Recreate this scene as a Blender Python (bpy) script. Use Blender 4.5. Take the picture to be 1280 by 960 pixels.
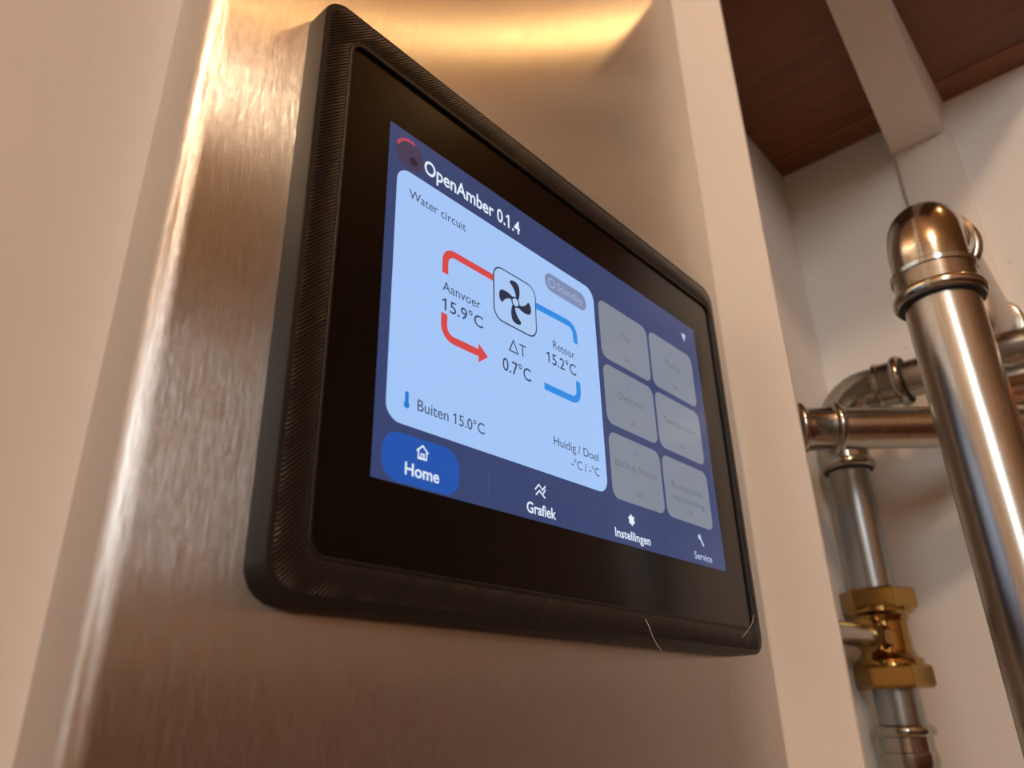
import bpy, bmesh, math
from mathutils import Vector, Matrix

# ---------------------------------------------------------------- scene, camera, light
for o in list(bpy.data.objects):
    bpy.data.objects.remove(o)
scene = bpy.context.scene
COL = scene.collection
Z0 = 1.5                       # height of the display's centre above the floor
PI = math.pi

scene.view_settings.view_transform = 'Standard'
scene.view_settings.look = 'None'
scene.view_settings.exposure = 0.0
scene.view_settings.gamma = 1.0
scene.view_settings.use_curve_mapping = False

F_PX, YAW, PITCH, ROLL = 950.07, 0.858223, 0.423819, -0.0239524
CAM = Vector((-0.169396, -0.118293, -0.093437 + Z0))
fw = Vector((math.sin(YAW) * math.cos(PITCH), math.cos(YAW) * math.cos(PITCH), math.sin(PITCH)))
rt = Vector((math.cos(YAW), -math.sin(YAW), 0))
up = rt.cross(fw)
r2 = math.cos(ROLL) * rt + math.sin(ROLL) * up
u2 = -math.sin(ROLL) * rt + math.cos(ROLL) * up
cd = bpy.data.cameras.new('camera')
cd.sensor_fit = 'HORIZONTAL'
cd.sensor_width = 36.0
cd.lens = 36.0 * F_PX / 1280.0
cd.clip_start = 0.005
cd.clip_end = 50
cd.dof.use_dof = True
cd.dof.focus_distance = 0.21
cd.dof.aperture_fstop = 16.0
cam = bpy.data.objects.new('camera', cd)
COL.objects.link(cam)
M = Matrix((r2, u2, -fw)).transposed().to_4x4()
M.translation = CAM
cam.matrix_world = M
scene.camera = cam

w = bpy.data.worlds.new('world')
scene.world = w
w.use_nodes = True
w.node_tree.nodes['Background'].inputs[0].default_value = (0.80, 0.92, 1.0, 1)
w.node_tree.nodes['Background'].inputs[1].default_value = 1.0

# daylight through the window in the left wall
WIN = dict(x=-1.60, y0=-1.40, y1=-0.90, z0=Z0 + 0.22, z1=Z0 + 0.98)
al = bpy.data.lights.new('window_daylight_offscreen', 'AREA')
al.shape = 'RECTANGLE'
al.size = WIN['y1'] - WIN['y0']
al.size_y = WIN['z1'] - WIN['z0']
al.energy = 15
al.color = (0.90, 0.96, 1.0)
alo = bpy.data.objects.new('window_daylight_offscreen', al)
COL.objects.link(alo)
alo.location = (WIN['x'] - 0.06, (WIN['y0'] + WIN['y1']) / 2, (WIN['z0'] + WIN['z1']) / 2)
alo.rotation_euler = (PI / 2, 0, -PI / 2)

# ---------------------------------------------------------------- helpers
def tag(o, label=None, cat=None, group=None, kind=None):
    if label: o['label'] = label
    if cat: o['category'] = cat
    if group: o['group'] = group
    if kind: o['kind'] = kind
    return o

def empty(name, loc):
    o = bpy.data.objects.new(name, None)
    COL.objects.link(o)
    o.location = loc
    o.empty_display_size = 0.02
    return o

def add(name, verts, faces, mat, parent=None, smooth=False, auto=None):
    """mesh from world-space vertices; local origin = world origin (or the parent's)"""
    me = bpy.data.meshes.new(name)
    off = Vector((0, 0, 0))
    if parent is not None:
        off = ORIG.get(parent.name, Vector((0, 0, 0)))
    me.from_pydata([tuple(Vector(v) - off) for v in verts], [], faces)
    me.validate()
    bm = bmesh.new(); bm.from_mesh(me)
    bmesh.ops.recalc_face_normals(bm, faces=bm.faces)
    bm.to_mesh(me); bm.free()
    me.materials.append(mat)
    if smooth:
        for p in me.polygons: p.use_smooth = True
        if auto:
            me.set_sharp_from_angle(angle=auto)
    o = bpy.data.objects.new(name, me)
    COL.objects.link(o)
    if parent is not None:
        o.parent = parent
        ORIG[o.name] = off          # child keeps the parent's origin
    else:
        ORIG[o.name] = off
    return o

ORIG = {}
def thing(name, loc, label, cat, group=None):
    o = empty(name, loc)
    ORIG[o.name] = Vector(loc)
    return tag(o, label, cat, group)

def box_vf(x0, x1, y0, y1, z0, z1):
    v = [(x0, y0, z0), (x1, y0, z0), (x1, y1, z0), (x0, y1, z0), (x0, y0, z1), (x1, y0, z1), (x1, y1, z1), (x0, y1, z1)]
    f = [(0, 3, 2, 1), (4, 5, 6, 7), (0, 1, 5, 4), (1, 2, 6, 5), (2, 3, 7, 6), (3, 0, 4, 7)]
    return v, f

def box(name, x0, x1, y0, y1, z0, z1, mat, parent=None, bevel=0.0, seg=2):
    v, f = box_vf(x0, x1, y0, y1, z0, z1)
    o = add(name, v, f, mat, parent)
    if bevel:
        bm = bmesh.new(); bm.from_mesh(o.data)
        bmesh.ops.bevel(bm, geom=list(bm.edges), offset=bevel, segments=seg, affect='EDGES', profile=0.5)
        bm.to_mesh(o.data); bm.free()
        for p in o.data.polygons: p.use_smooth = True
        o.data.set_sharp_from_angle(angle=math.radians(40))
    return o

def sweep(name, pts, radii, mat, parent=None, seg=40, cap=True, squash=None):
    """round tube through pts with a radius per point"""
    pts = [Vector(p) for p in pts]
    n = len(pts)
    tang = []
    for i in range(n):
        a = pts[max(i - 1, 0)]; b = pts[min(i + 1, n - 1)]
        t = (b - a)
        tang.append(t.normalized())
    ref = Vector((0, 0, 1)) if abs(tang[0].z) < 0.9 else Vector((1, 0, 0))
    u = (ref - tang[0] * ref.dot(tang[0])).normalized()
    verts, faces = [], []
    for i in range(n):
        u = (u - tang[i] * u.dot(tang[i])).normalized()
        v = tang[i].cross(u)
        for k in range(seg):
            a = 2 * PI * k / seg
            verts.append(pts[i] + radii[i] * (math.cos(a) * u + math.sin(a) * v))
    for i in range(n - 1):
        for k in range(seg):
            a = i * seg + k; b = i * seg + (k + 1) % seg
            faces.append((a, b, b + seg, a + seg))
    if cap:
        faces.append(tuple(range(seg)))
        faces.append(tuple(range((n - 1) * seg, n * seg)))
    return add(name, verts, faces, mat, parent, smooth=True, auto=math.radians(50))

def lathe(name, base, axis, prof, mat, parent=None, seg=40):
    """prof: list of (distance along axis, radius)"""
    base = Vector(base); axis = Vector(axis).normalized()
    # tiny steps keep equal stations apart so that the tangent stays defined
    pts, rad = [], []
    last = None
    for d, r in prof:
        if last is not None and d <= last: d = last + 1e-5
        pts.append(base + axis * d); rad.append(r); last = d
    return sweep(name, pts, rad, mat, parent, seg)

def bead_prof(L, r, h, n=10):
    return [(L * i / n, r + h * math.sqrt(max(0.0, 1 - (2 * i / n - 1) ** 2))) for i in range(n + 1)]

# ---------------------------------------------------------------- materials
def new_mat(name):
    m = bpy.data.materials.new(name)
    m.use_nodes = True
    return m, m.node_tree.nodes, m.node_tree.links, m.node_tree.nodes['Principled BSDF']

def paint(name, col, rough=0.55, var=0.03, bump=0.02, scale=60, specks=0.0):
    m, N, L, b = new_mat(name)
    tc = N.new('ShaderNodeNewGeometry')
    nz = N.new('ShaderNodeTexNoise'); nz.inputs['Scale'].default_value = scale * 0.25; nz.inputs['Detail'].default_value = 5
    L.new(tc.outputs['Position'], nz.inputs['Vector'])
    mix = N.new('ShaderNodeMix'); mix.data_type = 'RGBA'
    mix.inputs['A'].default_value = (*[c * (1 - var) for c in col], 1)
    mix.inputs['B'].default_value = (*[min(1, c * (1 + var)) for c in col], 1)
    L.new(nz.outputs['Fac'], mix.inputs['Factor'])
    last = mix.outputs['Result']
    if specks:
        vo = N.new('ShaderNodeTexNoise'); vo.inputs['Scale'].default_value = 170; vo.inputs['Detail'].default_value = 1
        L.new(tc.outputs['Position'], vo.inputs['Vector'])
        rp = N.new('ShaderNodeValToRGB')
        rp.color_ramp.elements[0].position = 0.75; rp.color_ramp.elements[0].color = (0, 0, 0, 1)
        rp.color_ramp.elements[1].position = 0.79; rp.color_ramp.elements[1].color = (specks, specks, specks, 1)
        L.new(vo.outputs['Fac'], rp.inputs['Fac'])
        m2 = N.new('ShaderNodeMix'); m2.data_type = 'RGBA'
        L.new(rp.outputs['Color'], m2.inputs['Factor'])
        L.new(last, m2.inputs['A'])
        m2.inputs['B'].default_value = (*[c * 0.45 for c in col], 1)
        last = m2.outputs['Result']
    L.new(last, b.inputs['Base Color'])
    b.inputs['Roughness'].default_value = rough
    if bump:
        n2 = N.new('ShaderNodeTexNoise'); n2.inputs['Scale'].default_value = scale * 8; n2.inputs['Detail'].default_value = 6
        L.new(tc.outputs['Position'], n2.inputs['Vector'])
        bp = N.new('ShaderNodeBump'); bp.inputs['Strength'].default_value = bump; bp.inputs['Distance'].default_value = 0.002
        L.new(n2.outputs['Fac'], bp.inputs['Height'])
        L.new(bp.outputs['Normal'], b.inputs['Normal'])
    return m

def metal(name, col, rough, streak=(30, 30, 4), var=0.12, dirt=None):
    m, N, L, b = new_mat(name)
    g = N.new('ShaderNodeNewGeometry')
    mp = N.new('ShaderNodeMapping'); mp.inputs['Scale'].default_value = streak
    L.new(g.outputs['Position'], mp.inputs['Vector'])
    nz = N.new('ShaderNodeTexNoise'); nz.inputs['Scale'].default_value = 8; nz.inputs['Detail'].default_value = 6
    L.new(mp.outputs['Vector'], nz.inputs['Vector'])
    mix = N.new('ShaderNodeMix'); mix.data_type = 'RGBA'
    d = dirt or [c * (1 - var) for c in col]
    mix.inputs['A'].default_value = (*d, 1)
    mix.inputs['B'].default_value = (*col, 1)
    L.new(nz.outputs['Fac'], mix.inputs['Factor'])
    L.new(mix.outputs['Result'], b.inputs['Base Color'])
    b.inputs['Metallic'].default_value = 1.0
    mr = N.new('ShaderNodeMapRange')
    mr.inputs['To Min'].default_value = rough * 0.75; mr.inputs['To Max'].default_value = rough * 1.25
    L.new(nz.outputs['Fac'], mr.inputs['Value'])
    L.new(mr.outputs['Result'], b.inputs['Roughness'])
    return m

def wood(name, c0, c1, rough=0.45):
    m, N, L, b = new_mat(name)
    g = N.new('ShaderNodeNewGeometry')
    mp = N.new('ShaderNodeMapping'); mp.inputs['Scale'].default_value = (40, 3, 40)
    L.new(g.outputs['Position'], mp.inputs['Vector'])
    nz = N.new('ShaderNodeTexNoise'); nz.inputs['Scale'].default_value = 2.2; nz.inputs['Detail'].default_value = 8; nz.inputs['Distortion'].default_value = 0.6
    L.new(mp.outputs['Vector'], nz.inputs['Vector'])
    rp = N.new('ShaderNodeValToRGB')
    rp.color_ramp.elements[0].position = 0.3; rp.color_ramp.elements[0].color = (*c0, 1)
    rp.color_ramp.elements[1].position = 0.7; rp.color_ramp.elements[1].color = (*c1, 1)
    L.new(nz.outputs['Fac'], rp.inputs['Fac'])
    L.new(rp.outputs['Color'], b.inputs['Base Color'])
    b.inputs['Roughness'].default_value = rough
    bp = N.new('ShaderNodeBump'); bp.inputs['Strength'].default_value = 0.08; bp.inputs['Distance'].default_value = 0.001
    L.new(nz.outputs['Fac'], bp.inputs['Height']); L.new(bp.outputs['Normal'], b.inputs['Normal'])
    return m

def brushed_steel():
    m, N, L, b = new_mat('brushed_stainless_steel')
    g = N.new('ShaderNodeNewGeometry')
    mp = N.new('ShaderNodeMapping'); mp.inputs['Scale'].default_value = (1.0, 1.0, 0.035)
    L.new(g.outputs['Position'], mp.inputs['Vector'])
    nz = N.new('ShaderNodeTexNoise'); nz.inputs['Scale'].default_value = 2600; nz.inputs['Detail'].default_value = 3
    L.new(mp.outputs['Vector'], nz.inputs['Vector'])
    mix = N.new('ShaderNodeMix'); mix.data_type = 'RGBA'
    mix.inputs['A'].default_value = (0.56, 0.545, 0.52, 1)
    mix.inputs['B'].default_value = (0.68, 0.665, 0.64, 1)
    L.new(nz.outputs['Fac'], mix.inputs['Factor'])
    L.new(mix.outputs['Result'], b.inputs['Base Color'])
    b.inputs['Metallic'].default_value = 1.0
    b.inputs['Roughness'].default_value = 0.24
    b.inputs['Anisotropic'].default_value = 0.97
    cr = N.new('ShaderNodeVectorMath'); cr.operation = 'CROSS_PRODUCT'
    L.new(g.outputs['Normal'], cr.inputs[0]); cr.inputs[1].default_value = (0, 0, 1)
    L.new(cr.outputs['Vector'], b.inputs['Tangent'])
    mp2 = N.new('ShaderNodeMapping'); mp2.inputs['Scale'].default_value = (1.0, 1.0, 0.004)
    L.new(g.outputs['Position'], mp2.inputs['Vector'])
    nf = N.new('ShaderNodeTexNoise'); nf.inputs['Scale'].default_value = 34000; nf.inputs['Detail'].default_value = 1
    L.new(mp2.outputs['Vector'], nf.inputs['Vector'])
    bp0 = N.new('ShaderNodeBump'); bp0.inputs['Strength'].default_value = 1.0; bp0.inputs['Distance'].default_value = 0.000034
    L.new(nf.outputs['Fac'], bp0.inputs['Height'])
    bp = N.new('ShaderNodeBump'); bp.inputs['Strength'].default_value = 0.06; bp.inputs['Distance'].default_value = 0.0002
    L.new(bp0.outputs['Normal'], bp.inputs['Normal'])
    L.new(nz.outputs['Fac'], bp.inputs['Height']); L.new(bp.outputs['Normal'], b.inputs['Normal'])
    return m

def printed_plastic(name, rough, grain):
    m, N, L, b = new_mat(name)
    g = N.new('ShaderNodeNewGeometry')
    nz = N.new('ShaderNodeTexNoise'); nz.inputs['Scale'].default_value = 2500; nz.inputs['Detail'].default_value = 2
    L.new(g.outputs['Position'], nz.inputs['Vector'])
    bp = N.new('ShaderNodeBump'); bp.inputs['Strength'].default_value = grain; bp.inputs['Distance'].default_value = 0.0001
    L.new(nz.outputs['Fac'], bp.inputs['Height']); L.new(bp.outputs['Normal'], b.inputs['Normal'])
    b.inputs['Base Color'].default_value = (0.009, 0.009, 0.0095, 1)
    b.inputs['Roughness'].default_value = rough
    return m

def lin(c):
    return tuple((x / 255 / 12.92) if x / 255 <= 0.04045 else ((x / 255 + 0.055) / 1.055) ** 2.4 for x in c)

_ui = {}
def ui(rgb):
    """lit display colour behind a glossy front"""
    if rgb in _ui: return _ui[rgb]
    m, N, L, b = new_mat('display_light_%02x%02x%02x' % rgb)
    b.inputs['Base Color'].default_value = (0.004, 0.004, 0.004, 1)
    b.inputs['Roughness'].default_value = 0.22
    b.inputs['Specular IOR Level'].default_value = 0.3
    b.inputs['Emission Color'].default_value = (*lin(rgb), 1)
    b.inputs['Emission Strength'].default_value = 1.0
    _ui[rgb] = m
    return m

def plain(name, col, rough=0.3, spec=0.5, emit=None, strength=0):
    m, N, L, b = new_mat(name)
    nz = N.new('ShaderNodeTexNoise'); nz.inputs['Scale'].default_value = 90
    g = N.new('ShaderNodeNewGeometry'); L.new(g.outputs['Position'], nz.inputs['Vector'])
    mr = N.new('ShaderNodeMapRange'); mr.inputs['To Min'].default_value = rough * 0.9; mr.inputs['To Max'].default_value = rough * 1.1
    L.new(nz.outputs['Fac'], mr.inputs['Value']); L.new(mr.outputs['Result'], b.inputs['Roughness'])
    b.inputs['Base Color'].default_value = (*col, 1)
    b.inputs['Specular IOR Level'].default_value = spec
    if emit:
        b.inputs['Emission Color'].default_value = (*emit, 1)
        b.inputs['Emission Strength'].default_value = strength
    return m

M_wall = paint('white_wall_paint', (0.80, 0.775, 0.745), 0.6, 0.02, 0.05, 60, 0.25)
M_tan = paint('tan_wall_paint', (0.42, 0.275, 0.175), 0.7, 0.03, 0.03)
M_trim = paint('white_wood_paint', (0.77, 0.72, 0.655), 0.45, 0.02, 0.03, 60, 0.3)
M_ceil = wood('ceiling_pine', (0.50, 0.255, 0.10), (0.62, 0.33, 0.14), 0.6)
M_floor = wood('floor_boards', (0.52, 0.38, 0.25), (0.64, 0.48, 0.33))
M_brown = wood('brown_stained_wood', (0.17, 0.058, 0.019), (0.24, 0.085, 0.029), 0.5)
M_ward = wood('wardrobe_wood', (0.16, 0.07, 0.045), (0.22, 0.10, 0.06), 0.4)
M_steel = brushed_steel()
M_print = printed_plastic('black_printed_plastic', 0.48, 0.2)
M_ridge = printed_plastic('black_extruded_plastic', 0.28, 0.0)
M_glass = plain('black_display_glass', (0.004, 0.0036, 0.0036), 0.2, 0.4)
M_pipe = metal('zinc_plated_steel', (0.56, 0.53, 0.48), 0.25, (30, 30, 5), 0.3)
M_zinc = metal('galvanised_steel', (0.42, 0.445, 0.455), 0.33, (40, 40, 6), 0.2)
M_fit = metal('press_fitting_steel', (0.52, 0.50, 0.45), 0.17, (60, 60, 60), 0.3)
M_brass = metal('brass', (0.44, 0.275, 0.085), 0.17, (50, 50, 50), 0.35)
M_copper = metal('copper', (0.72, 0.42, 0.25), 0.3, (30, 4, 30), 0.2)
M_rubber = plain('black_rubber', (0.02, 0.02, 0.02), 0.6)
M_bulb = plain('warm_bulb_glass', (0.9, 0.8, 0.6), 0.3, 0.5, (1.0, 0.58, 0.22), 120)
M_lamp = plain('warm_lamp_glass', (0.9, 0.8, 0.6), 0.3, 0.5, (1.0, 0.765, 0.53), 100)
M_white = plain('white_plastic', (0.75, 0.74, 0.72), 0.4)
M_lint = plain('white_lint', (0.8, 0.78, 0.74), 0.7)

# ---------------------------------------------------------------- the room
def struct(o):
    o['kind'] = 'structure'
    return o

YW = 0.024                                                     # wall that the steel cover hangs on
RX0, RX1, RY0, ZC = -1.6, 1.8, -1.9, 2.62
struct(box('floor', RX0 - .1, RX1 + .1, RY0 - .1, .2, -.1, 0, M_floor))
struct(box('ceiling', RX0 - .1, RX1 + .1, RY0 - .1, .2, ZC, ZC + .1, M_ceil))
struct(box('wall_back', RX0 - .1, RX1 + .1, YW, .2, 0, ZC, M_wall))
struct(box('wall_front', RX0 - .1, RX1 + .1, RY0 - .1, RY0, 0, ZC, M_tan))
struct(box('wall_right', RX1, RX1 + .1, RY0, YW, 0, ZC, M_tan))
struct(box('wall_niche', 0.31, 0.40, -0.150, YW, 0, ZC, M_wall))
# left wall with a window opening
wl = WIN
v, f = [], []
for b in ((RX0 - .1, RX0, RY0, wl['y0'], 0, ZC), (RX0 - .1, RX0, wl['y1'], YW, 0, ZC),
          (RX0 - .1, RX0, wl['y0'], wl['y1'], 0, wl['z0']), (RX0 - .1, RX0, wl['y0'], wl['y1'], wl['z1'], ZC)):
    vv, ff = box_vf(*b)
    f += [tuple(i + len(v) for i in q) for q in ff]; v += vv
struct(add('wall_left', v, f, M_wall))
win = empty('window_1', (RX0 - .03, (wl['y0'] + wl['y1']) / 2, wl['z0'])); ORIG[win.name] = Vector(win.location); struct(win)
t = 0.05
for (a0, a1, b0, b1) in ((wl['y0'], wl['y0'] + t, wl['z0'], wl['z1']), (wl['y1'] - t, wl['y1'], wl['z0'], wl['z1']),
                         (wl['y0'] + t, wl['y1'] - t, wl['z0'], wl['z0'] + t), (wl['y0'] + t, wl['y1'] - t, wl['z1'] - t, wl['z1'])):
    box('window_frame', RX0 - .05, RX0 - .01, a0, a1, b0, b1, M_trim, win)

# white post whose side runs along the steel cover
PX = 0.1172
post = struct(box('trim_1', PX, PX + 0.0026, -0.0200, YW, 0, ZC, M_trim, bevel=0.0005))
tag(post, 'white painted narrow board standing upright along the edge of the steel cover', 'board')

# ---------------------------------------------------------------- niche above the pipes
ZS = Z0 + 0.2762
shelf = thing('wooden_shelf', (0.24, -0.06, ZS), 'dark brown wooden shelf board overhead above the pipes', 'shelf')
box('board', 0.1205, 0.2876, -0.150, YW, ZS, ZS + 0.018, M_brown, shelf, 0.0006)
box('batten', 0.2880, 0.310, -0.150, YW, ZS - 0.0004, ZS + 0.018, M_brown, shelf, 0.0006)
# white batten under the shelf (slightly skewed) and the board under it on the niche wall
zb = Z0 + 0.2500
def edge_y(x, a, b):
    return a[1] + (b[1] - a[1]) * (x - a[0]) / (b[0] - a[0])
A0, A1 = (0.1545, -0.0620), (0.2710, -0.0526)
B0, B1 = (0.1759, -0.0855), (0.2923, -0.0811)
q = []
for z in (zb, ZS):
    for x, e0, e1 in ((0.1205, B0, B1), (0.31, B0, B1), (0.31, A0, A1), (0.1205, A0, A1)):
        if z == ZS and e0 is B0: e0, e1 = (0.2032, -0.0843), (0.3106, -0.0859)
        q.append((x, edge_y(x, e0, e1), z))
bt = add('trim_2', q, [(0, 3, 2, 1), (4, 5, 6, 7), (0, 1, 5, 4), (1, 2, 6, 5), (2, 3, 7, 6), (3, 0, 4, 7)], M_trim)
struct(bt); tag(bt, 'white painted batten running under the dark brown shelf', 'batten')
bd = struct(box('trim_3', 0.3045, 0.31, -0.0850, -0.0510, 0, zb, M_trim, bevel=0.001))
tag(bd, 'white painted flat board upright on the wall behind the elbow pipe', 'board')

# ---------------------------------------------------------------- steel cover
def steel_cover():
    xl, xr, yf, R = -0.1228, 0.1168, 0.006, 0.0042
    prof = [(xr, YW), (xr, yf)]
    n = 12
    prof.append((xl + R, yf))
    for i in range(1, n):
        a = PI / 2 * i / n
        prof.append((xl + R - R * math.sin(a), yf + R - R * math.cos(a)))
    prof.append((xl, yf + R)); prof.append((xl, YW))
    zs = (Z0 - 0.42, Z0 + 0.62)
    V = [(x, y, zs[0]) for x, y in prof] + [(x, y, zs[1]) for x, y in prof]
    k = len(prof)
    F = [(i, i + 1, k + i + 1, k + i) for i in range(k - 1)]
    F += [tuple(range(k)), tuple(range(k, 2 * k)), (0, k - 1, 2 * k - 1, k)]
    o = add('steel_cover', V, F, M_steel, smooth=True, auto=math.radians(30))
    return tag(o, 'brushed stainless steel cover with rounded left edge behind the touch screen', 'metal cover')
steel_cover()

# ---------------------------------------------------------------- control panel
panel = thing('touch_panel', (0, 0.006, Z0), 'black framed touch screen showing a heat pump water circuit page', 'touch screen')

def rrect(x0, x1, z0, z1, r, n=8):
    P = []
    for cx, cz, a0 in ((x1 - r, z1 - r, 0), (x0 + r, z1 - r, PI / 2), (x0 + r, z0 + r, PI), (x1 - r, z0 + r, 3 * PI / 2)):
        for i in range(n + 1):
            a = a0 + PI / 2 * i / n
            P.append((cx + r * math.cos(a), cz + r * math.sin(a)))
    return P

FX0, FX1, FZ0, FZ1 = -0.0990, 0.0962, -0.0730, 0.0722
GX0, GX1, GZ0, GZ1 = -0.0900, 0.0917, -0.0642, 0.0627
def frame():
    loops = []
    def loop(x0, x1, z0, z1, r, y):
        loops.append([(x, y, Z0 + z) for x, z in rrect(x0, x1, z0, z1, r)])
    c = 0.0006
    loop(FX0, FX1, FZ0, FZ1, 0.0070, 0.0062)
    loop(FX0, FX1, FZ0, FZ1, 0.0070, -0.0003)
    loop(FX0 + .3 * c, FX1 - .3 * c, FZ0 + .3 * c, FZ1 - .3 * c, 0.0068, -0.0007)
    loop(FX0 + c, FX1 - c, FZ0 + c, FZ1 - c, 0.0064, -0.0008)
    l = 0.0008
    loop(GX0 - l, GX1 + l, GZ0 - l, GZ1 + l, 0.0042, -0.0008)
    loop(GX0 - l * .8, GX1 + l * .8, GZ0 - l * .8, GZ1 + l * .8, 0.0041, -0.0009)
    loop(GX0 - l * .2, GX1 + l * .2, GZ0 - l * .2, GZ1 + l * .2, 0.0036, -0.0009)
    loop(GX0, GX1, GZ0, GZ1, 0.0035, -0.0007)
    loop(GX0, GX1, GZ0, GZ1, 0.0035, 0.0012)
    k = len(loops[0])
    V = [p for lp in loops for p in lp]
    F = []
    for i in range(len(loops) - 1):
        for j in range(k):
            a = i * k + j; b = i * k + (j + 1) % k
            F.append((a, b, b + k, a + k))
    return add('frame', V, F, M_print, panel, smooth=True, auto=math.radians(28))
fr = frame()
fr['label'] = 'black printed plastic frame with fine diagonal ridges'
def inside(x, z, x0, x1, z0, z1, r):
    if x < x0 or x > x1 or z < z0 or z > z1: return False
    cx = min(max(x, x0 + r), x1 - r); cz = min(max(z, z0 + r), z1 - r)
    return (x - cx) ** 2 + (z - cz) ** 2 <= r * r
def ridges():
    # extruded plastic lines laid at 45 degrees over the front of the frame
    V, F = [], []
    o_ = 0.0014; l_ = 0.0012
    step = 0.00100; yb = -0.00078; hw = 0.00034; hh = 0.00022
    ux, uz = math.sqrt(.5), math.sqrt(.5)
    k0 = int(-0.175 / step); k1 = int(0.175 / step)
    for k in range(k0, k1 + 1):
        c = k * step + 0.00006 * math.sin(k * 12.9898)
        def ok(t_):
            x = c / 2 + t_ * ux; z = -c / 2 + t_ * uz
            return inside(x, z, FX0 + o_, FX1 - o_, FZ0 + o_, FZ1 - o_, 0.006) and not inside(x, z, GX0 - l_, GX1 + l_, GZ0 - l_, GZ1 + l_, 0.0045)
        t_ = -0.16; st = 0.0002; run = None
        while t_ < 0.16:
            a = ok(t_)
            if a and run is None: run = t_
            if not a and run is not None:
                if t_ - run > 0.0012:
                    b0 = len(V)
                    h = hh * (0.8 + 0.4 * abs(math.sin(k * 78.233)))
                    for tt, sc in ((run, 0.0), (run + .0004, 1.0), (t_ - .0004, 1.0), (t_, 0.0)):
                        for off, hgt in ((-hw, 0), (-hw * .55, .75), (0, 1), (hw * .55, .75), (hw, 0)):
                            x = c / 2 + tt * ux + off * ux; z = -c / 2 + tt * uz - off * uz
                            V.append((x, yb - h * hgt * sc, Z0 + z))
                    for r_ in range(3):
                        for q_ in range(4):
                            a_ = b0 + r_ * 5 + q_
                            F.append((a_, a_ + 1, a_ + 6, a_ + 5))
                run = None
            t_ += st
    me = bpy.data.meshes.new('print_lines')
    off = ORIG[panel.name]
    me.from_pydata([tuple(Vector(v) - off) for v in V], [], F)
    me.materials.append(M_ridge)
    for p_ in me.polygons: p_.use_smooth = True
    o = bpy.data.objects.new('print_lines', me); COL.objects.link(o); o.parent = panel; ORIG[o.name] = off
    o['kind'] = 'stuff'; o['label'] = 'fine diagonal ridges of printed black plastic'
ridges()

def slab(name, P, y0, y1, mat, parent):
    k = len(P)
    V = [(x, y0, Z0 + z) for x, z in P] + [(x, y1, Z0 + z) for x, z in P]
    F = [tuple(range(k)), tuple(range(k, 2 * k))] + [(j, (j + 1) % k, k + (j + 1) % k, k + j) for j in range(k)]
    return add(name, V, F, mat, parent)
gl = slab('front_glass', rrect(GX0 + .0002, GX1 - .0002, GZ0 + .0002, GZ1 - .0002, 0.0034), 0.0, 0.0016, M_glass, panel)
gl['label'] = 'glossy black glass front'

MM = 0.001
def flat(name, polys, rgb, level, parent):
    """flat lit shapes on the display; polys are lists of (x, z) in millimetres"""
    y = -0.00006 - 0.00003 * level
    V, F = [], []
    for P in polys:
        b = len(V)
        V += [(x * MM, y, Z0 + z * MM) for x, z in P]
        F.append(tuple(range(b, b + len(P))))
    me = bpy.data.meshes.new(name)
    off = ORIG[parent.name]
    me.from_pydata([tuple(Vector(v) - off) for v in V], [], F)
    bm = bmesh.new(); bm.from_mesh(me)
    for fc in bm.faces:
        fc.normal_update()
        if fc.normal.y > 0: fc.normal_flip()
    bm.to_mesh(me); bm.free()
    me.materials.append(ui(rgb))
    o = bpy.data.objects.new(name, me)
    COL.objects.link(o)
    o.parent = parent
    ORIG[o.name] = off
    return o

def mmrr(x0, x1, z0, z1, r): return rrect(x0, x1, z0, z1, r, 8)

def stroke(P, wd):
    """ribbon of width wd along P as quads"""
    P = [p for i, p in enumerate(P) if i == 0 or math.hypot(p[0] - P[i - 1][0], p[1] - P[i - 1][1]) > 1e-4]
    n = len(P); L, R = [], []
    for i in range(n):
        a = P[max(i - 1, 0)]; b = P[min(i + 1, n - 1)]
        dx, dz = b[0] - a[0], b[1] - a[1]
        l = math.hypot(dx, dz) or 1
        nx, nz = -dz / l, dx / l
        s = 1.0
        if 0 < i < n - 1:
            c, d = P[i - 1], P[i]; e = P[i + 1]
            l1 = math.hypot(d[0] - c[0], d[1] - c[1]) or 1
            cosa = abs((-(d[1] - c[1]) / l1) * nx + ((d[0] - c[0]) / l1) * nz)
            s = 1 / max(cosa, 0.5)
        L.append((P[i][0] + nx * wd / 2 * s, P[i][1] + nz * wd / 2 * s))
        R.append((P[i][0] - nx * wd / 2 * s, P[i][1] - nz * wd / 2 * s))
    return [[L[i], L[i + 1], R[i + 1], R[i]] for i in range(n - 1)]

def arc(cx, cz, r, a0, a1, n=10):
    return [(cx + r * math.cos(math.radians(a0 + (a1 - a0) * i / n)), cz + r * math.sin(math.radians(a0 + (a1 - a0) * i / n))) for i in range(n + 1)]

def disc(cx, cz, r, n=28): return arc(cx, cz, r, 0, 360 - 360 / n, n - 1)

_dg = None
def text_mesh(s, bold):
    cu = bpy.data.curves.new('t', 'FONT')
    cu.body = s
    cu.size = 1.0
    cu.resolution_u = 4
    cu.offset = bold
    o = bpy.data.objects.new('t', cu)
    COL.objects.link(o)
    bpy.context.view_layer.update()
    dg = bpy.context.evaluated_depsgraph_get()
    me = bpy.data.meshes.new_from_object(o.evaluated_get(dg))
    bpy.data.objects.remove(o); bpy.data.curves.remove(cu)
    return me
_m = text_mesh('H', 0.0)
CAPH = max(v.co.y for v in _m.vertices); bpy.data.meshes.remove(_m)

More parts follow.
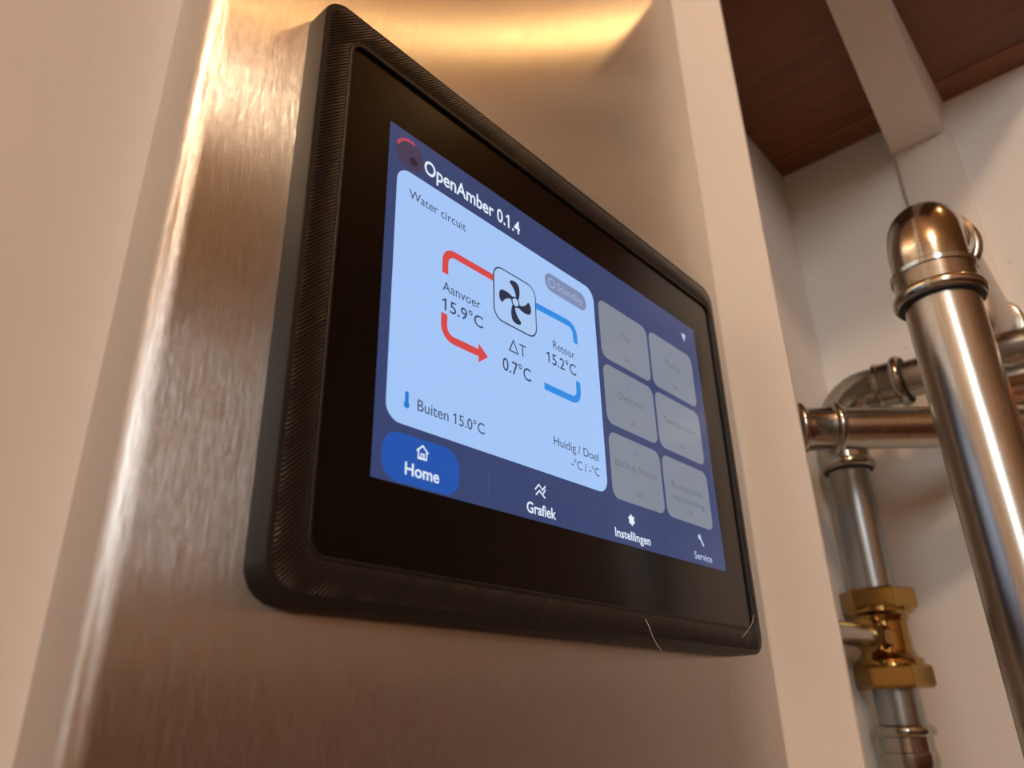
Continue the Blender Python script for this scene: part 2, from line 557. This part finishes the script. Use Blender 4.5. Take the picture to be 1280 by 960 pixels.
def lettering(s, x0, x1, base, cap, rgb, level, parent, bold=0.0):
    me = text_mesh(s, bold)
    me.name = 'lettering'
    ones = [i for i, ch in enumerate(s) if ch == '1']
    if ones:
        m1 = text_mesh('1', bold); q1 = [v.co.x for v in m1.vertices]; sw = max(q1) - min(q1); top = max(v.co.y for v in m1.vertices); bpy.data.meshes.remove(m1)
        bm = bmesh.new(); bm.from_mesh(me)
        for i in ones:
            mp_ = text_mesh(s[:i + 1], bold); xr = max(v.co.x for v in mp_.vertices); bpy.data.meshes.remove(mp_)
            xl = xr - sw
            bm.faces.new([bm.verts.new((x_, y_, 0)) for x_, y_ in ((xl + sw * .5, top), (xl - .15, top - .13), (xl - .15, top - .23), (xl + sw * .5, top - .12))])
        bm.to_mesh(me); bm.free()
    xs = [v.co.x for v in me.vertices]
    a, b = min(xs), max(xs)
    off = ORIG[parent.name]
    y = -0.00006 - 0.00003 * level
    for v in me.vertices:
        X = (x0 + (v.co.x - a) / (b - a) * (x1 - x0)) * MM
        Z = (base + v.co.y / CAPH * cap) * MM
        v.co = Vector((X, y, Z0 + Z)) - off
    me.materials.clear(); me.materials.append(ui(rgb))
    o = bpy.data.objects.new('lettering', me)
    COL.objects.link(o); o.parent = parent; ORIG[o.name] = off
    return o

BG = (55, 68, 110); CARD = (163, 197, 247); DARK = (62, 72, 98); RED = (214, 74, 74); BLUE = (48, 140, 226)
PILL = (34, 84, 172); WHITE = (222, 233, 250); TILE = (127, 134, 148); TTXT = (102, 108, 122); CHIP = (126, 140, 178); CTXT = (158, 174, 212)
disp = flat('display', [[(-77, -46.7), (76.9, -46.7), (76.9, 46.7), (-77, 46.7)]], BG, 0, panel)
disp['label'] = 'lit display page with white card, grey tiles and navy bars'
# header
flat('logo', [disc(-70.2, 40.0, 4.6)], (66, 58, 84), 1, disp)
flat('logo', stroke(arc(-70.2, 40.0, 4.3, 70, 165, 14), 0.9), (178, 70, 92), 2, disp)
flat('logo', [disc(-68.9, 38.6, 1.3, 18)], (40, 34, 48), 2, disp)
lettering('OpenAmber 0.1.4', -65.2, -27.4, 37.6, 4.3, WHITE, 1, disp, 0.018)
flat('signal_icon', [[(66.2, 41.6), (69.4, 41.6), (67.8, 38.2)]], (190, 200, 225), 1, disp)
# card
flat('card', [mmrr(-74.0, 8.4, -33.2, 34.6, 4.2)], CARD, 1, disp)
lettering('Water circuit', -69.9, -49.9, 26.9, 2.7, DARK, 2, disp)
flat('status_chip', [mmrr(-16.6, 4.0, 24.4, 30.6, 3.0)], CHIP, 2, disp)
flat('status_icon', stroke(arc(-13.4, 27.5, 1.5, 0, 360, 20), 0.5), CTXT, 3, disp)
lettering('Standby', -10.6, 2.0, 26.3, 2.6, CTXT, 3, disp)
WD = 2.1
flat('supply_line', stroke([(-57.2, 10.6), (-57.2, 14.2)] + arc(-53.9, 14.2, 3.3, 180, 90, 8) + [(-39.4, 17.5)], WD), RED, 2, disp)
flat('supply_arrow', stroke([(-57.3, -0.9), (-57.3, -4.0)] + arc(-54.0, -4.0, 3.3, 180, 270, 8) + [(-45.0, -7.3)], WD)
     + [[(-45.2, -4.6), (-41.7, -7.3), (-45.2, -10.0)]], RED, 2, disp)
flat('return_line', stroke([(-21.4, 16.4), (-7.0, 16.8)] + arc(-6.2, 13.6, 3.2, 90, 0, 8) + [(-3.0, 11.0)], WD), BLUE, 2, disp)
flat('return_line', stroke([(-19.0, -8.0), (-6.3, -8.0)] + arc(-6.2, -4.8, 3.2, 270, 360, 8) + [(-3.0, -1.6)], WD), BLUE, 2, disp)
lettering('Aanvoer', -58.0, -44.4, 5.5, 2.7, DARK, 2, disp)
lettering('15.9\u00b0C', -58.0, -43.5, 0.1, 3.3, DARK, 2, disp, 0.006)
lettering('Retour', -14.2, -3.9, 5.4, 2.6, DARK, 2, disp)
lettering('15.2\u00b0C', -17.4, -3.6, 0.0, 3.4, DARK, 2, disp, 0.006)
flat('delta_sign', stroke([(-33.3, -2.2), (-31.6, 1.3), (-29.9, -2.2), (-33.5, -2.2)], 0.45), DARK, 2, disp)
lettering('T', -29.2, -26.5, -2.2, 3.5, DARK, 2, disp)
lettering('0.7\u00b0C', -36.1, -24.7, -8.8, 3.6, DARK, 2, disp, 0.006)
# fan in a rounded box
bx = rrect(-39.4, -21.3, 5.2, 22.3, 3.6, 8)
flat('fan_box', [mmrr(-39.4, -21.3, 5.2, 22.3, 3.6)], DARK, 2, disp)
flat('fan_box', [mmrr(-38.95, -21.75, 5.65, 21.85, 3.2)], (168, 199, 243), 3, disp)
fc = (-30.4, 13.6)
def blade(k):
    P = []
    def pt(r, a):
        a = math.radians(90 * k + a)
        P.append((fc[0] + r * math.cos(a), fc[1] + r * math.sin(a)))
    n = 10
    for i in range(n + 1):                       # leading edge
        s = i / n
        pt(1.3 + 4.5 * s, 78 + 34 * s)
    for r, a in ((6.35, 110), (6.65, 104), (6.75, 96), (6.7, 88), (6.45, 80), (6.0, 74)): pt(r, a)
    for i in range(n + 1):                       # trailing edge
        s = 1 - i / n
        pt(1.3 + 4.2 * s, 40 + 31 * s ** 0.8)
    return P
for k in range(4): flat('fan_blade', [blade(k)], (45, 52, 74), 4, disp)
flat('fan_hub', [disc(fc[0], fc[1], 1.75, 22)], (45, 52, 74), 4, disp)
flat('fan_hub', [disc(fc[0], fc[1], 1.25, 22)], (175, 204, 244), 5, disp)
# outside temperature
flat('thermometer_icon', [disc(-68.2, -28.4, 0.85, 16), mmrr(-68.75, -67.65, -28.4, -25.2, 0.5)], (36, 120, 205), 2, disp)
lettering('Buiten 15.0\u00b0C', -65.0, -43.2, -28.8, 2.7, DARK, 2, disp, 0.004)
lettering('Huidig / Doel', -15.9, 4.8, -24.3, 2.5, DARK, 2, disp)
lettering('-\u00b0C / -\u00b0C', -8.5, 4.7, -28.9, 2.4, DARK, 2, disp)
# tiles
rows = ((33.0, 12.0), (9.9, -10.3), (-12.9, -33.6))
cols = ((10.9, 39.9), (41.2, 71.4))
words = (('Tap', ''), ('Modus', ''), ('Defrost', ''), ('Temperatuur', ''), ('Backup heater', ''), ('Buitenpomp', 'verwarming'))
k = 0
for (zt, zb_) in rows:
    for (xa, xb) in cols:
        flat('tile', [mmrr(xa, xb, zb_, zt, 3.2)], TILE, 1, disp)
        cx = (xa + xb) / 2; h = zt - zb_
        flat('tile_icon', [disc(cx - .2, zt - 4.0, 1.0, 16)], (117, 128, 160), 2, disp)
        s, s2 = words[k]
        wd = min(24, 2.05 * len(s)) / 2
        lettering(s, cx - wd, cx + wd, zt - 10.2, 2.3, TTXT, 2, disp)
        if s2: lettering(s2, cx - wd, cx + wd, zt - 14.4, 2.3, TTXT, 2, disp)
        lettering('Uit', cx - 1.8, cx + 1.8, zb_ + 2.7, 1.8, TTXT, 2, disp)
        k += 1
# bottom bar
flat('home_button', [mmrr(-74.4, -51.7, -46.3, -35.3, 4.6)], PILL, 1, disp)
flat('home_icon', stroke([(-64.8, -38.2), (-63.1, -36.7), (-61.4, -38.2)], 0.42) + stroke([(-64.3, -38.0), (-64.3, -39.7), (-61.9, -39.7), (-61.9, -38.0)], 0.42)
     + stroke([(-63.5, -39.7), (-63.5, -38.6), (-62.7, -38.6), (-62.7, -39.7)], 0.35), WHITE, 2, disp)
lettering('Home', -68.0, -58.0, -44.2, 2.7, WHITE, 2, disp, 0.02)
for x in (-41.7, 0.8, 42.0):
    flat('divider', [[(x - .12, -43.6), (x + .12, -43.6), (x + .12, -37.6), (x - .12, -37.6)]], (74, 86, 130), 1, disp)
flat('graph_icon', stroke([(-24.6, -38.6), (-23.0, -37.0), (-21.6, -38.2), (-20.3, -36.9)], 0.42) + stroke([(-24.4, -40.0), (-22.9, -38.6), (-20.6, -40.2)], 0.42)
     + stroke([(-21.4, -39.2), (-20.4, -37.8)], 0.4), WHITE, 1, disp)
lettering('Grafiek', -28.1, -16.4, -45.0, 2.7, WHITE, 1, disp, 0.02)
gear = []
for i in range(24):
    r = 1.75 if (i // 2) % 2 else 1.35
    a = 2 * PI * i / 24
    gear.append((19.7 + r * math.cos(a), -38.8 + r * math.sin(a)))
flat('gear_icon', [gear], WHITE, 1, disp)
lettering('Instellingen', 10.5, 29.2, -44.9, 2.5, WHITE, 1, disp, 0.016)
flat('wrench_icon', stroke([(60.9, -37.4), (63.0, -40.1)], 0.9) + [disc(60.7, -37.3, 0.9, 12)], (190, 204, 228), 1, disp)
lettering('Service', 55.7, 67.6, -45.0, 2.3, (175, 192, 222), 1, disp, 0.012)

# ---------------------------------------------------------------- pipes
def bend(c, r, a, b, n=14):
    """quarter bend: centre c, from c + r*a (moving along -b...) to c + r*b"""
    c = Vector(c); a = Vector(a); b = Vector(b)
    return [c + r * (math.cos(PI / 2 * i / n) * a + math.sin(PI / 2 * i / n) * b) for i in range(n + 1)]

def press_elbow(corner_in, d_in, d_out, R, rp, s_in, s_out, parent, mat=M_fit):
    """press fitting elbow: centre line meets corner; d_in = travel direction on entering, d_out on leaving"""
    cI = Vector(corner_in); di = Vector(d_in); do = Vector(d_out)
    start = cI - di * R
    ctr = start + do * R
    arcp = bend(ctr, R, -do, di)
    rb = rp + 0.0008; rs = rp + 0.0016
    pts, rad = [], []
    for d, r in ((s_in, rs), (s_in * 0.52, rs), (s_in * 0.5, rs + .0007), (s_in * 0.38, rs + .0009), (s_in * 0.30, rb)):
        pts.append(start - di * d); rad.append(r)
    for q_ in arcp: pts.append(q_); rad.append(rb)
    end = arcp[-1]
    for d, r in ((s_out * 0.30, rb), (s_out * 0.38, rs + .0009), (s_out * 0.5, rs + .0007), (s_out * 0.52, rs), (s_out, rs)):
        pts.append(end + do * d); rad.append(r)
    e = sweep('elbow', pts, rad, mat, parent, 48)
    for base, ax, s in ((start, -di, s_in), (end, do, s_out)):
        L = 0.0055
        lathe('bead', base + ax * (s - 0.0005), ax, bead_prof(L, rs, 0.0021), mat, e, 48)
        lathe('gasket', base + ax * (s + L - 0.0009), ax, [(0, rs + .0004), (.0008, rs + .0004), (.0012, rp)], M_rubber, e, 48)
    return e, start - di * s_in, end + do * s_out

# big upright pipe with an elbow that turns to the niche wall
rp = 0.0140
PXp, PYp = 0.150, -0.0745
p1 = thing('steel_pipe', (PXp, PYp, 0), 'thick upright zinc plated pipe with an elbow at its top', 'pipe')
zc = Z0 + 0.1015
press_elbow((PXp, PYp, zc), (0, 0, 1), (1, 0, 0), 0.0215, rp, 0.0155, 0.0105, p1)
sweep('pipe', [(PXp, PYp, 0), (PXp, PYp, zc - 0.030)], [rp, rp], M_pipe, p1, 56)
sweep('cross_pipe', [(PXp + 0.027, PYp, zc), (0.302, PYp, zc)], [rp, rp], M_pipe, p1, 48)
lathe('wall_socket', (0.284, PYp, zc), (1, 0, 0), bead_prof(0.0055, rp + .0016, .0021) + [(0.006, rp + .0016), (0.026, rp + .0016)], M_fit, p1, 48)

# thinner upright pipe: elbow at the top, brass tee, press socket below
rv = 0.0108
VX, VY = 0.262, 0.0075
p2 = thing('valve_pipe', (VX, VY, 0), 'thin upright zinc plated pipe with a brass fitting beside the upright white board', 'pipe')
zv = Z0 + 0.0760
press_elbow((VX, VY, zv), (0, 0, 1), (0, -1, 0), 0.0200, rv, 0.0185, 0.0150, p2)
sweep('cross_pipe', [(VX, VY - 0.030, zv), (VX, -0.32, zv)], [rv * .95, rv * .95], M_pipe, p2, 40)
zn1, zn2 = (Z0 - 0.0325, Z0 - 0.0432), (Z0 - 0.0695, Z0 - 0.0805)
sweep('pipe', [(VX, VY, zn1[0] - .004), (VX, VY, zv - 0.034)], [rv, rv], M_zinc, p2, 48)
sweep('pipe', [(VX, VY, Z0 - 0.099), (VX, VY, zn2[1] + .004)], [rv, rv], M_zinc, p2, 48)
br = lathe('brass_body', (VX, VY, zn1[1] + .001), (0, 0, -1),
           [(0, .0165), (.0022, .0165), (.0030, .0152), (.0038, .0136), (.0065, .0130), (.0068, .0124), (.0200, .0124), (.0215, .0130), (.0235, .0140), (.0245, .0155), (.0252, .0162), (.0285, .0162)], M_brass, p2, 48)
def hexnut(z0, z1, rot):
    R_ = 0.0190
    V, F = [], []
    prof = [(z0, 0.0150), (z0, R_ * .93), (z0 + (z1 - z0) * .12, R_), (z0 + (z1 - z0) * .88, R_), (z1, R_ * .93), (z1, 0.0150)]
    for z, r in prof:
        for i in range(6):
            a = rot + i * PI / 3
            V.append((VX + r * math.cos(a), VY + r * math.sin(a), z))
    for i in range(len(prof) - 1):
        for j in range(6):
            a = i * 6 + j; b = i * 6 + (j + 1) % 6
            F.append((a, b, b + 6, a + 6))
    F += [tuple(range(6)), tuple(range(30, 36))]
    o = add('hex_nut', V, F, M_brass, br)
    bm = bmesh.new(); bm.from_mesh(o.data)
    bmesh.ops.bevel(bm, geom=list(bm.edges), offset=0.0004, segments=2, affect='EDGES')
    bm.to_mesh(o.data); bm.free()
    return o
hexnut(zn1[1], zn1[0], 0.733)
hexnut(zn2[1], zn2[0], 0.80)
zbr = Z0 - 0.0565
dbr = Vector((-0.97, 0.08, 0.0))
lathe('collar', Vector((VX, VY, zbr)) + dbr * 0.004, dbr, [(0, .0095), (.0075, .0078), (.0110, .0068), (.0150, .0072), (.0175, .0078), (.0180, .0060)], M_brass, br, 36)
lathe('branch_pipe', Vector((VX, VY, zbr)) + dbr * 0.016, dbr, [(0, .0054), (.088, .0054)], M_pipe, br, 32)
# socket below
zs0 = Z0 - 0.0965
so = lathe('press_socket', (VX, VY, zs0 - .004), (0, 0, -1), [(0, rv + .0016), (.008, rv + .0016), (.0085, rv + .0023), (.013, rv + .0025), (.016, rv + .001), (.05, rv + .001)], M_fit, p2, 48)
lathe('bead', (VX, VY, zs0), (0, 0, -1), bead_prof(.0058, rv + .0014, .0024), M_fit, so, 48)
sweep('pipe', [(VX, VY, 0), (VX, VY, Z0 - .14)], [rv, rv], M_zinc, p2, 40)

# pipe that crosses in front of the elbow at an angle, with a coupling by the post
def campt(x, y, depth):
    return CAM + depth * (fw + r2 * ((x - 640) / F_PX) - u2 * ((y - 480) / F_PX))
h0 = campt(1002, 537, 0.380); h1 = campt(1180, 537.5, 0.380)
dh = (h1 - h0); dh.z = 0; dh.normalize()
hz = h0.z
def hp(t_): return Vector((h0.x, h0.y, hz)) + dh * t_
rh = 0.0104
tw = (YW - h0.y) / dh.y; te = (0.31 - h0.x) / dh.x
p3 = thing('crossing_pipe', hp(tw), 'level zinc plated pipe crossing in front of the elbow of the brass fitted pipe', 'pipe')
sweep('pipe', [hp(tw), hp(te)], [rh, rh], M_pipe, p3, 44)
cp = lathe('coupling', hp(-0.0010), dh, [(0, rh + .0012), (.0016, rh + .0006), (.005, rh + .0003), (.012, rh + .0006), (.016, rh + .0016), (.0165, rh)], M_fit, p3, 44)
lathe('bead', hp(-0.0045), dh, bead_prof(.0050, rh + .0010, .0024), M_fit, cp, 44)
lathe('bead', hp(0.0135), dh, bead_prof(.0050, rh + .0010, .0024), M_fit, cp, 44)

# copper pipe along the niche wall
p4 = thing('copper_pipe', (0.31, -0.062, Z0 + 0.067), 'small copper pipe beside the thick upright pipe on the niche wall', 'pipe')
cc = bend((0.299 + .008, -0.062 - .012, Z0 + .067), 0.012, (0, 1, 0), (-1, 0, 0), 8)
cc = [Vector((0.312, -0.062, Z0 + .067))] + cc[0:]
sweep('pipe', cc + [Vector((0.295, -0.30, Z0 + .067))], [0.0075] * (len(cc) + 1), M_copper, p4, 32)

# ---------------------------------------------------------------- lint on the frame
def lint(pts, r, label):
    o = sweep('lint_fibre', [Vector((x, y, Z0 + z)) for x, y, z in pts], [r] * len(pts), M_lint, None, 6)
    tag(o, label, 'lint')
lint([(0.0203, -0.0014, -0.0668), (0.0202, -0.0024, -0.0690), (0.0205, -0.0030, -0.0715), (0.0218, -0.0034, -0.0738), (0.0236, -0.0036, -0.0752)], 0.00007,
     'curled white lint fibre hanging from the lower edge of the screen frame')
lint([(0.0795, -0.0014, -0.0680), (0.0845, -0.0017, -0.0652), (0.0885, -0.0017, -0.0625), (0.0905, -0.0015, -0.0600)], 0.00007,
     'straight white lint fibre across the lower corner of the screen frame')

# ---------------------------------------------------------------- the room behind the camera
BX, BY, BZ = 0.58, -0.51, Z0 + 1.03
bl = thing('ceiling_bulb_offscreen', (BX, BY, ZC), 'bare warm light bulb in a white holder under the ceiling', 'lamp')
lathe('holder', (BX, BY, ZC), (0, 0, -1), [(0, .05), (.012, .05), (.014, .022), (.05, .020)], M_white, bl, 28)
def ball(r, n=16):
    return [(r - r * math.cos(PI * i / n), max(.0005, r * math.sin(PI * i / n))) for i in range(n + 1)]
lathe('bulb_offscreen', (BX, BY, BZ - .02), (0, 0, 1), ball(.02), M_bulb, bl, 28)
lathe('neck', (BX, BY, BZ + .017), (0, 0, 1), [(0, .010), (.04, .013)], M_white, bl, 28)
def globe_lamp(x, y, z, r, mat, label):
    g = thing('globe_lamp_offscreen', (x, y, ZC), label, 'lamp')
    lathe('rose', (x, y, ZC), (0, 0, -1), [(0, .05), (.012, .05), (.014, .02), (ZC - z - r + .004, .018)], M_white, g, 28)
    lathe('globe_offscreen', (x, y, z - r), (0, 0, 1), ball(r), mat, g, 32)
globe_lamp(-0.80, -0.74, Z0 + 0.98, 0.075, M_lamp, 'bright warm glass globe lamp under the wooden ceiling near the window')
# wardrobes along the opposite wall and the far side wall
def wardrobe(ox, oy, rz, L, label):
    g = thing('wardrobe', (ox, oy, 0), label, 'wardrobe')
    H = Z0 + 0.015
    box('body', ox, ox + L, oy, oy + .42, 0, H, M_ward, g, .004)
    nd = int(L / .6)
    for i in range(nd):
        x0 = ox + L / nd * i + .01; x1 = ox + L / nd * (i + 1) - .01
        d_ = box('door', x0, x1, oy + .42, oy + .44, .06, H - .03, M_ward, g, .003)
        lathe('knob', (x1 - .04, oy + .44, Z0 - .35), (0, 1, 0), [(0, .006), (.012, .006), (.013, .014), (.022, .013), (.024, .004)], M_rubber, d_, 20)
    g.rotation_euler.z = rz
    return g
wardrobe(-1.2, RY0 + .03, 0, 2.4, 'dark reddish wooden wardrobe along the far wall opposite the steel cover')
wr = wardrobe(RX1 - .03, -1.40, PI / 2, 1.2, 'dark reddish wooden wardrobe along the side wall by the niche')
